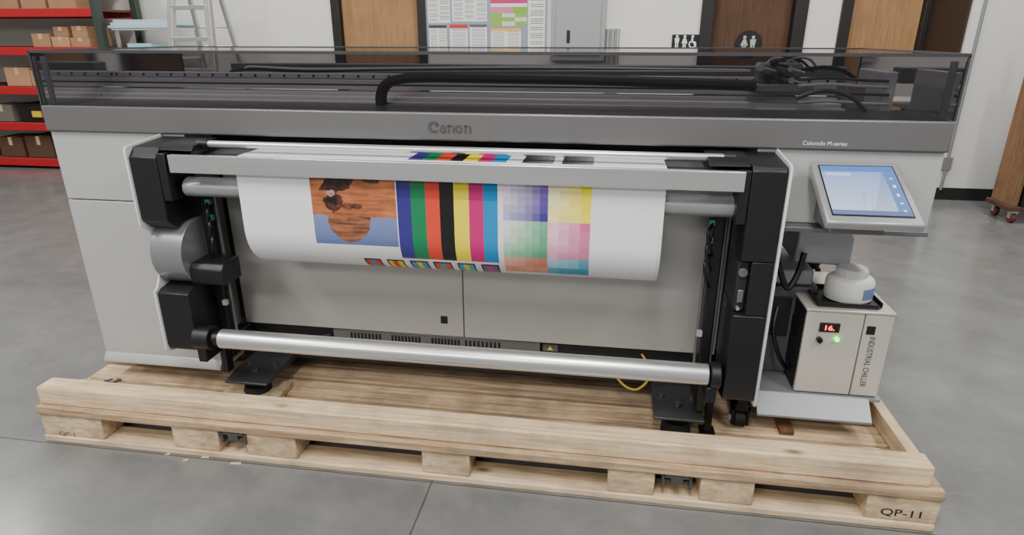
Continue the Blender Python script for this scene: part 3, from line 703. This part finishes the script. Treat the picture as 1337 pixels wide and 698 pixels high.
# ------------------------------------------------------------------ storage rack with cartons
YR = 4.6; RX1 = at(128, 20, YR).x; RX0 = -8.2; RD = .7
rk = thing('storage_rack', 'tall storage rack with red shelf beams against the left back wall', 'rack', ((RX0+RX1)/2, YR+RD/2, 0))
for x in (RX0, RX1-.08):
    for yy in (YR, YR+RD-.08): MB().box(x, x+.08, yy, yy+.08, 0, 3.0).build('upright', green_m, rk, .004)
LV = [.12, .55, .97, 1.41, 1.82, 2.3]
pb_m = mat('particle_board', rgb(90, 70, 52), .8)
for z in LV:
    for yy in (YR-.005, YR+RD-.045): MB().box(RX0+.082, RX1-.082, yy, yy+.05, z-.09, z).build('shelf_beam', red_m, rk, .004)
    MB().box(RX0+.082, RX1-.082, YR+.046, YR+RD-.046, z-.03, z-.005).build('shelf_deck', pb_m, rk)
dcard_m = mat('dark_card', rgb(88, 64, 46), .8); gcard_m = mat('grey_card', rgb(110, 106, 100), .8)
def carton(u0, u1, v0, z0, label, y=YR+.08, d=.34, hh=None, m=None):
    a, c_ = at(u0, v0, y), at(u1, v0, y); h = hh or a.z-z0
    t = thing('carton', label, 'box', ((a.x+c_.x)/2, y+d/2, z0), 'cartons on the storage rack')
    MB().box(a.x, c_.x, y, y+d, z0, z0+h).build('carton_body', m or card_m, t, .004)
    xm_ = (a.x+c_.x)/2; MB().box(xm_-.025, xm_+.025, y-.001, y+d+.001, z0+h*.6, z0+h+.001).build('tape', tape_m, t)
    return z0+h
z1_ = carton(66, 89, 48, LV[3], 'small brown carton at lower left of the stack beside the green upright')
z2_ = carton(91, 116, 49, LV[3], 'small brown carton at lower right of the stack beside the green upright')
carton(68, 87, 35, z1_+.001, 'brown carton topmost at the left of the stack beside the green upright')
carton(92, 112, 34, z2_+.001, 'brown carton topmost at the right of the stack beside the green upright')
carton(40, 63, 44, LV[3], 'narrow brown carton left of the small carton stack on the eye level shelf')
carton(4, 36, 88, LV[2], 'wide brown carton on the middle shelf just left of the printer')
carton(38, 66, 92, LV[2], 'brown carton on the middle shelf seen through the smoked lid')
carton(70, 110, 86, LV[2], 'large brown carton on the middle shelf behind the lid', hh=.2)
carton(-10, 22, 2, LV[4], 'brown carton at the far left of the upper shelf', hh=.22)
carton(26, 58, 2, LV[4], 'brown carton second from the left on the upper shelf', hh=.2)
carton(62, 98, 2, LV[4], 'brown carton beside the green upright on the upper shelf', hh=.24)
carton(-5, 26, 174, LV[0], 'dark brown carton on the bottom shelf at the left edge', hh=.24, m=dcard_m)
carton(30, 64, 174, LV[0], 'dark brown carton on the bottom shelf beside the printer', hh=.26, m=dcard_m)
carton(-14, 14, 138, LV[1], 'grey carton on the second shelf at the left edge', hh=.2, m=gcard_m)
a = at(22, 138, YR+.1); c_ = at(60, 138, YR+.1)
tb = thing('tote_bin', 'black tote bin with flared rim on the second rack shelf', 'bin', ((a.x+c_.x)/2, YR+.25, LV[1]))
MB().prism([(a.x+.03, LV[1]), (c_.x-.03, LV[1]), (c_.x, LV[1]+.2), (a.x, LV[1]+.2)], 'y', YR+.1, YR+.45).build('bin_body', black_m, tb, .004)
MB().box(a.x-.015, c_.x+.015, YR+.085, YR+.465, LV[1]+.2, LV[1]+.215).build('bin_rim', black_m, tb, .003)
xm_ = (a.x+c_.x)/2; MB().box(xm_, xm_+.12, YR+.08, YR+.1, LV[1]+.06, LV[1]+.13).build('yellow_tag', yellow_m, tb)

# ------------------------------------------------------------------ shelf with blue sheets, ladder
YB = 4.7; a = at(134, 37, YB); c_ = at(226, 37, YB); a.x = max(a.x, RX1+.06)
sb = thing('metal_stand', 'pale metal stand stacked with blue sheets between the red rack and ladder', 'stand', ((a.x+c_.x)/2, YB+.25, 0))
for x in (a.x+.02, c_.x-.05):
    for yy in (YB, YB+.45): MB().box(x, x+.03, yy, yy+.03, 0, a.z-.02).build('stand_leg', alu_m, sb)
MB().box(a.x, c_.x, YB-.02, YB+.5, a.z-.02, a.z).build('stand_top', white_m, sb, .003)
MB().box(a.x+.02, c_.x-.02, YB, YB+.48, 1.28, 1.3).build('stand_shelf', white_m, sb, .003)
MB().box(a.x+.1, a.x+.4, YB+.05, YB+.4, 1.301, 1.45).build('storage_tub', blue_m, sb, .01)
for i in range(3):
    tag(MB().box(a.x-.03+.03*i, c_.x-.04+.05*(i % 2), YB-.03+.01*i, YB+.45, a.z+.0005+i*.03, a.z+.03+i*.03).build('plastic_sheet', blue_m if i != 1 else white_m, None, .003), ('lowest pale blue plastic sheet stacked on the metal stand', 'white middle plastic sheet between two blue ones on the metal stand', 'topmost pale blue plastic sheet of the stack on the metal stand')[i], 'plastic sheet', 'sheets on the metal stand')
lx, ly = at(262, 30, 4.3).x, 4.3
ld = thing('step_ladder', 'aluminium step ladder standing open by the white back wall', 'ladder', (lx, ly, 0))
for s in (-1, 1):
    MB().hexa([(lx+s*.3-.03, ly-.5, 0), (lx+s*.3+.03, ly-.5, 0), (lx+s*.3+.03, ly-.43, 0), (lx+s*.3-.03, ly-.43, 0), (lx+s*.17-.03, ly-.06, 2.4), (lx+s*.17+.03, ly-.06, 2.4), (lx+s*.17+.03, ly+.0, 2.4), (lx+s*.17-.03, ly+.0, 2.4)]).build('side_rail', alu_m, ld, .003)
    MB().hexa([(lx+s*.27-.02, ly+.55, 0), (lx+s*.27+.02, ly+.55, 0), (lx+s*.27+.02, ly+.59, 0), (lx+s*.27-.02, ly+.59, 0), (lx+s*.15-.02, ly+.02, 2.38), (lx+s*.15+.02, ly+.02, 2.38), (lx+s*.15+.02, ly+.06, 2.38), (lx+s*.15-.02, ly+.06, 2.38)]).build('rear_leg', alu_m, ld, .003)
for i in range(7):
    k = (i+1)/8; w = .3-.13*k; yy = ly-.5+.44*k
    MB().box(lx-w, lx+w, yy, yy+.09, 2.4*k-.02, 2.4*k+.02).build('step', alu_m, ld, .003)
MB().box(lx-.2, lx+.2, ly-.1, ly+.1, 2.4, 2.44).build('top_cap', mat('ladder_cap', rgb(60, 90, 120), .5), ld, .005)
for k in (.3, .6, .68): MB().cyl((lx-.27+.12*k, ly+.57-.53*k, 2.38*k), (lx+.27-.12*k, ly+.57-.53*k, 2.38*k), .01, seg=8).build('rear_brace', alu_m, ld)

# ------------------------------------------------------------------ notices, electrical panel, signs
yp = YW-.0125
def poster(u0, v0, u1, v1, fn, label, n=(40, 60), zb=None):
    A = at(u0, v0, yp); B = at(u1, v1, yp); zb = B.z if zb is None else zb
    TLp, TRp, BRp, BLp = V((A.x, yp, A.z)), V((B.x, yp, A.z)), V((B.x, yp, zb)), V((A.x, yp, zb))
    o = painted('notice_poster', bil(TLp, TRp, BRp, BLp), n[0], n[1], fn, poster_m, None, False)
    return tag(o, label, 'poster', 'notices on the back wall')
Wt = rgb(226, 226, 222); Gy = rgb(140, 140, 140)
def textcols(nc, hdr, hh=.07):
    def f(s, t):
        if t < hh: return hdr
        if s < .03 or s > .97 or t > .97: return Wt
        k = (s*nc) % 1
        if k < .12 or k > .9: return Wt
        r = int(t*60)
        if r % 2 == 0 and (r*7+int(s*nc)*5) % 11 > 2: return Gy
        return Wt
    return f
def coloured(s, t):
    if t < .45: return rgb(188, 44, 110)
    if t < .53: return rgb(226, 226, 222)
    if t < .68: return mixc(rgb(190, 52, 116), Wt, .25) if s < .62 else rgb(120, 176, 44)
    i = int(s*3); j = int(t*9)
    c_ = rgb(132, 186, 48) if (i+j) % 2 == 0 or i == 0 else rgb(222, 226, 206)
    return mixc(c_, Gy, .5) if (int(t*60) % 2 and (s*3) % 1 > .15) else c_
cb = MB().box(at(553, 40, YW).x, at(714, 40, YW).x, YW-.012, YW-.001, at(600, 68, YW).z, 2.25).build('notice_board', mat('board_grey', rgb(140, 148, 162), .5), None)
tag(cb, 'pale grey notice backing board covered in posters beside the wood door', 'notice board')
poster(557, -25, 588, 30, textcols(2, rgb(190, 40, 40)), 'white text notice with red header at upper left of the notice board')
poster(589, -25, 636, 28, textcols(3, rgb(40, 40, 44)), 'white three column notice with black header on the notice board')
poster(560, 33, 584, 65, textcols(2, rgb(60, 60, 64), .12), 'small white notice at the lower left of the notice board')
poster(587, 32, 611, 65, textcols(1, rgb(190, 50, 50), .15), 'small white notice with red band below the three column notice')
poster(613, 32, 636, 65, textcols(1, rgb(90, 90, 94), .1), 'small white notice with grey band left of the small yellow banded notice')
poster(640, -20, 688, 34, coloured, 'bright green and magenta poster on the notice board')
poster(641, 37, 680, 64, textcols(2, rgb(230, 180, 60), .14), 'small notice with yellow band below the green and magenta poster')
poster(690, -20, 711, 62, textcols(1, rgb(70, 90, 140), .05), 'tall narrow white notice with blue header beside the electrical panel')
A = at(719, 67, YW-.13); B = at(789, 67, YW-.13)
ep = thing('electrical_panel', 'grey steel electrical panel box on wall beside the notices', 'electrical panel', ((A.x+B.x)/2, YW-.06, A.z-.1))
MB().box(A.x, B.x, YW-.12, YW-.001, A.z-.1, 2.35).build('panel_box', greybox_m, ep, .006)
pd = MB().box(A.x+.05, B.x-.05, YW-.135, YW-.12, A.z-.04, 2.28).build('panel_door', greybox_m, ep, .005)
q = at(742, 47, YW-.135); MB().box(q.x-.018, q.x+.018, YW-.145, YW-.135, q.z-.07, q.z+.06).build('panel_latch', black_m, pd, .003)
for i in range(3):
    q = at(794+i*6.5, 40, YW-.04)
    tag(MB().cyl((q.x, YW-.03, 0), (q.x, YW-.03, q.z), .021, seg=14).cyl((q.x, YW-.03, q.z), (q.x, YW-.03, q.z+.02), .024, seg=14).build('conduit', alu_m), ('grey conduit pipe nearest the electrical panel', 'middle grey conduit pipe of three on the wall', 'grey conduit pipe farthest from the electrical panel')[i], 'pipe', 'conduits by the electrical panel')
def person_icon(mb, c, h, y, skirt=False):
    mb.disc((c.x, y, c.z+h*.4), h*.11, V((1, 0, 0)), V((0, 0, 1)), 14)
    if skirt: mb.quad((c.x-h*.09, y, c.z+h*.27), (c.x+h*.09, y, c.z+h*.27), (c.x+h*.25, y, c.z-h*.14), (c.x-h*.25, y, c.z-h*.14))
    else: mb.quad((c.x-h*.2, y, c.z+h*.27), (c.x+h*.2, y, c.z+h*.27), (c.x+h*.15, y, c.z-h*.1), (c.x-h*.15, y, c.z-h*.1))
    for s in (-1, 1): mb.quad((c.x+s*h*.03, y, c.z-h*.1), (c.x+s*h*.13, y, c.z-h*.1), (c.x+s*h*.13, y, c.z-h*.48), (c.x+s*h*.03, y, c.z-h*.48))
A = at(878, 45, YW-.012); B = at(912, 67, YW-.012)
sg = thing('restroom_sign', 'black restroom sign with white figures on the wall left of dark door', 'sign', ((A.x+B.x)/2, YW-.003, B.z-.02))
MB().box(A.x, B.x, YW-.012, YW-.001, B.z-.03, A.z).build('sign_plate', black_m, sg, .002)
ic = MB(); cz = (A.z+B.z)/2+.015; w = B.x-A.x; yi = YW-.0145
person_icon(ic, V((A.x+w*.18, 0, cz)), .13, yi); person_icon(ic, V((A.x+w*.46, 0, cz)), .13, yi, True)
cx_ = A.x+w*.76; ic.disc((cx_-.005, yi, cz+.052), .014, V((1, 0, 0)), V((0, 0, 1)), 12)
ic.quad((cx_-.018, yi, cz+.036), (cx_, yi, cz+.036), (cx_+.006, yi, cz-.012), (cx_-.014, yi, cz-.012)); ic.quad((cx_, yi, cz+.003), (cx_+.034, yi, cz-.003), (cx_+.042, yi, cz-.056), (cx_+.024, yi, cz-.056))
for i in range(14):
    t0 = math.pi*.55+math.pi*1.25*i/14; t1 = t0+math.pi*1.25/14; C0 = V((cx_-.002, yi, cz-.028))
    ic.quad(*[C0+V((math.cos(t)*r, 0, math.sin(t)*r)) for t, r in ((t0, .028), (t1, .028), (t1, .041), (t0, .041))])
ic.build('pictogram', logo_white, sg, flat=True)
yd = YW+.1
q = at(977, 58, yd-.006)
rs = thing('round_sign', 'round black restroom sign with pale figures on the dark wood door', 'sign', (q.x, yd-.003, q.z-.15))
MB().cyl((q.x, yd-.001, q.z), (q.x, yd-.007, q.z), .145, seg=40).build('sign_disc', black_m, rs)
ic = MB(); person_icon(ic, V((q.x-.045, 0, q.z+.01)), .16, yd-.0082, True); person_icon(ic, V((q.x+.045, 0, q.z+.01)), .16, yd-.0082); ic.build('pictogram', dimwhite_m, rs, flat=True)
xc = at(1264, 100, YN-.02).x
tag(MB().cyl((xc, YN-.015, .1), (xc, YN-.015, 3.5), .014, seg=12).box(xc-.04, xc+.04, YN-.03, YN-.001, .3, .42).build('wall_conduit', conduit_m), 'thin grey vertical conduit with outlet box on the white wall at right', 'pipe')
# cart at right edge
p = atz(1316, 292, 0); cxx, cyy = p.x+.0, p.y
kt = thing('wood_cart', 'wooden platform cart with upright board at the right edge', 'cart', (cxx+.4, cyy+.15, 0))
MB().box(cxx-.03, cxx+.9, cyy, cyy+.36, .11, .15).build('platform', door2_m, kt, .004)
MB().box(cxx, cxx+.05, cyy+.02, cyy+.34, .15, 1.3).build('upright_board', wood('cart_board', rgb(138, 102, 70), rgb(112, 82, 54), (20, 20, .8), False), kt, .004)
MB().box(cxx+.052, cxx+.9, cyy+.3, cyy+.35, .15, 1.25).build('back_board', door2_m, kt, .004)
MB().box(cxx+.06, cxx+.12, cyy-.0, cyy+.04, .15, 1.75).build('post', black_m, kt, .003)
for (xx, yy) in ((cxx+.04, cyy+.05), (cxx+.82, cyy+.05), (cxx+.04, cyy+.3), (cxx+.82, cyy+.3)):
    cs = MB().box(xx-.03, xx+.03, yy-.03, yy+.03, .09, .11).box(xx-.026, xx-.02, yy-.02, yy+.02, .04, .09).box(xx+.02, xx+.026, yy-.02, yy+.02, .04, .09).build('caster_bracket', alu_m, kt)
    MB().cyl((xx-.018, yy, .045), (xx+.018, yy, .045), .045).build('caster_wheel', castred_m, cs, .003)

# ------------------------------------------------------------------ light
w = bpy.data.worlds.new('world'); S.world = w; w.use_nodes = True
bg = w.node_tree.nodes['Background']; bg.inputs[0].default_value = (.89, .90, .92, 1); bg.inputs[1].default_value = .42
def area(x, y, z, sx, sy, p, rot=(0, 0, 0), col=(1, .975, .935)):
    l = bpy.data.lights.new('lamp', 'AREA'); l.shape = 'RECTANGLE'; l.size = sx; l.size_y = sy; l.energy = p; l.color = col
    o = bpy.data.objects.new('lamp', l); COL.objects.link(o); o.location = (x, y, z); o.rotation_euler = rot
for x in (-3.2, 0.3, 3.6):
    area(x, -2.6, 4.6, .4, 2.4, 172)
    area(x, 2.6, 4.6, .4, 2.4, 150)
area(-7, 2.5, 4.6, .4, 2.4, 120)
area(-1.5, -4.5, 3.2, 3, .5, 92, (math.radians(55), 0, 0))
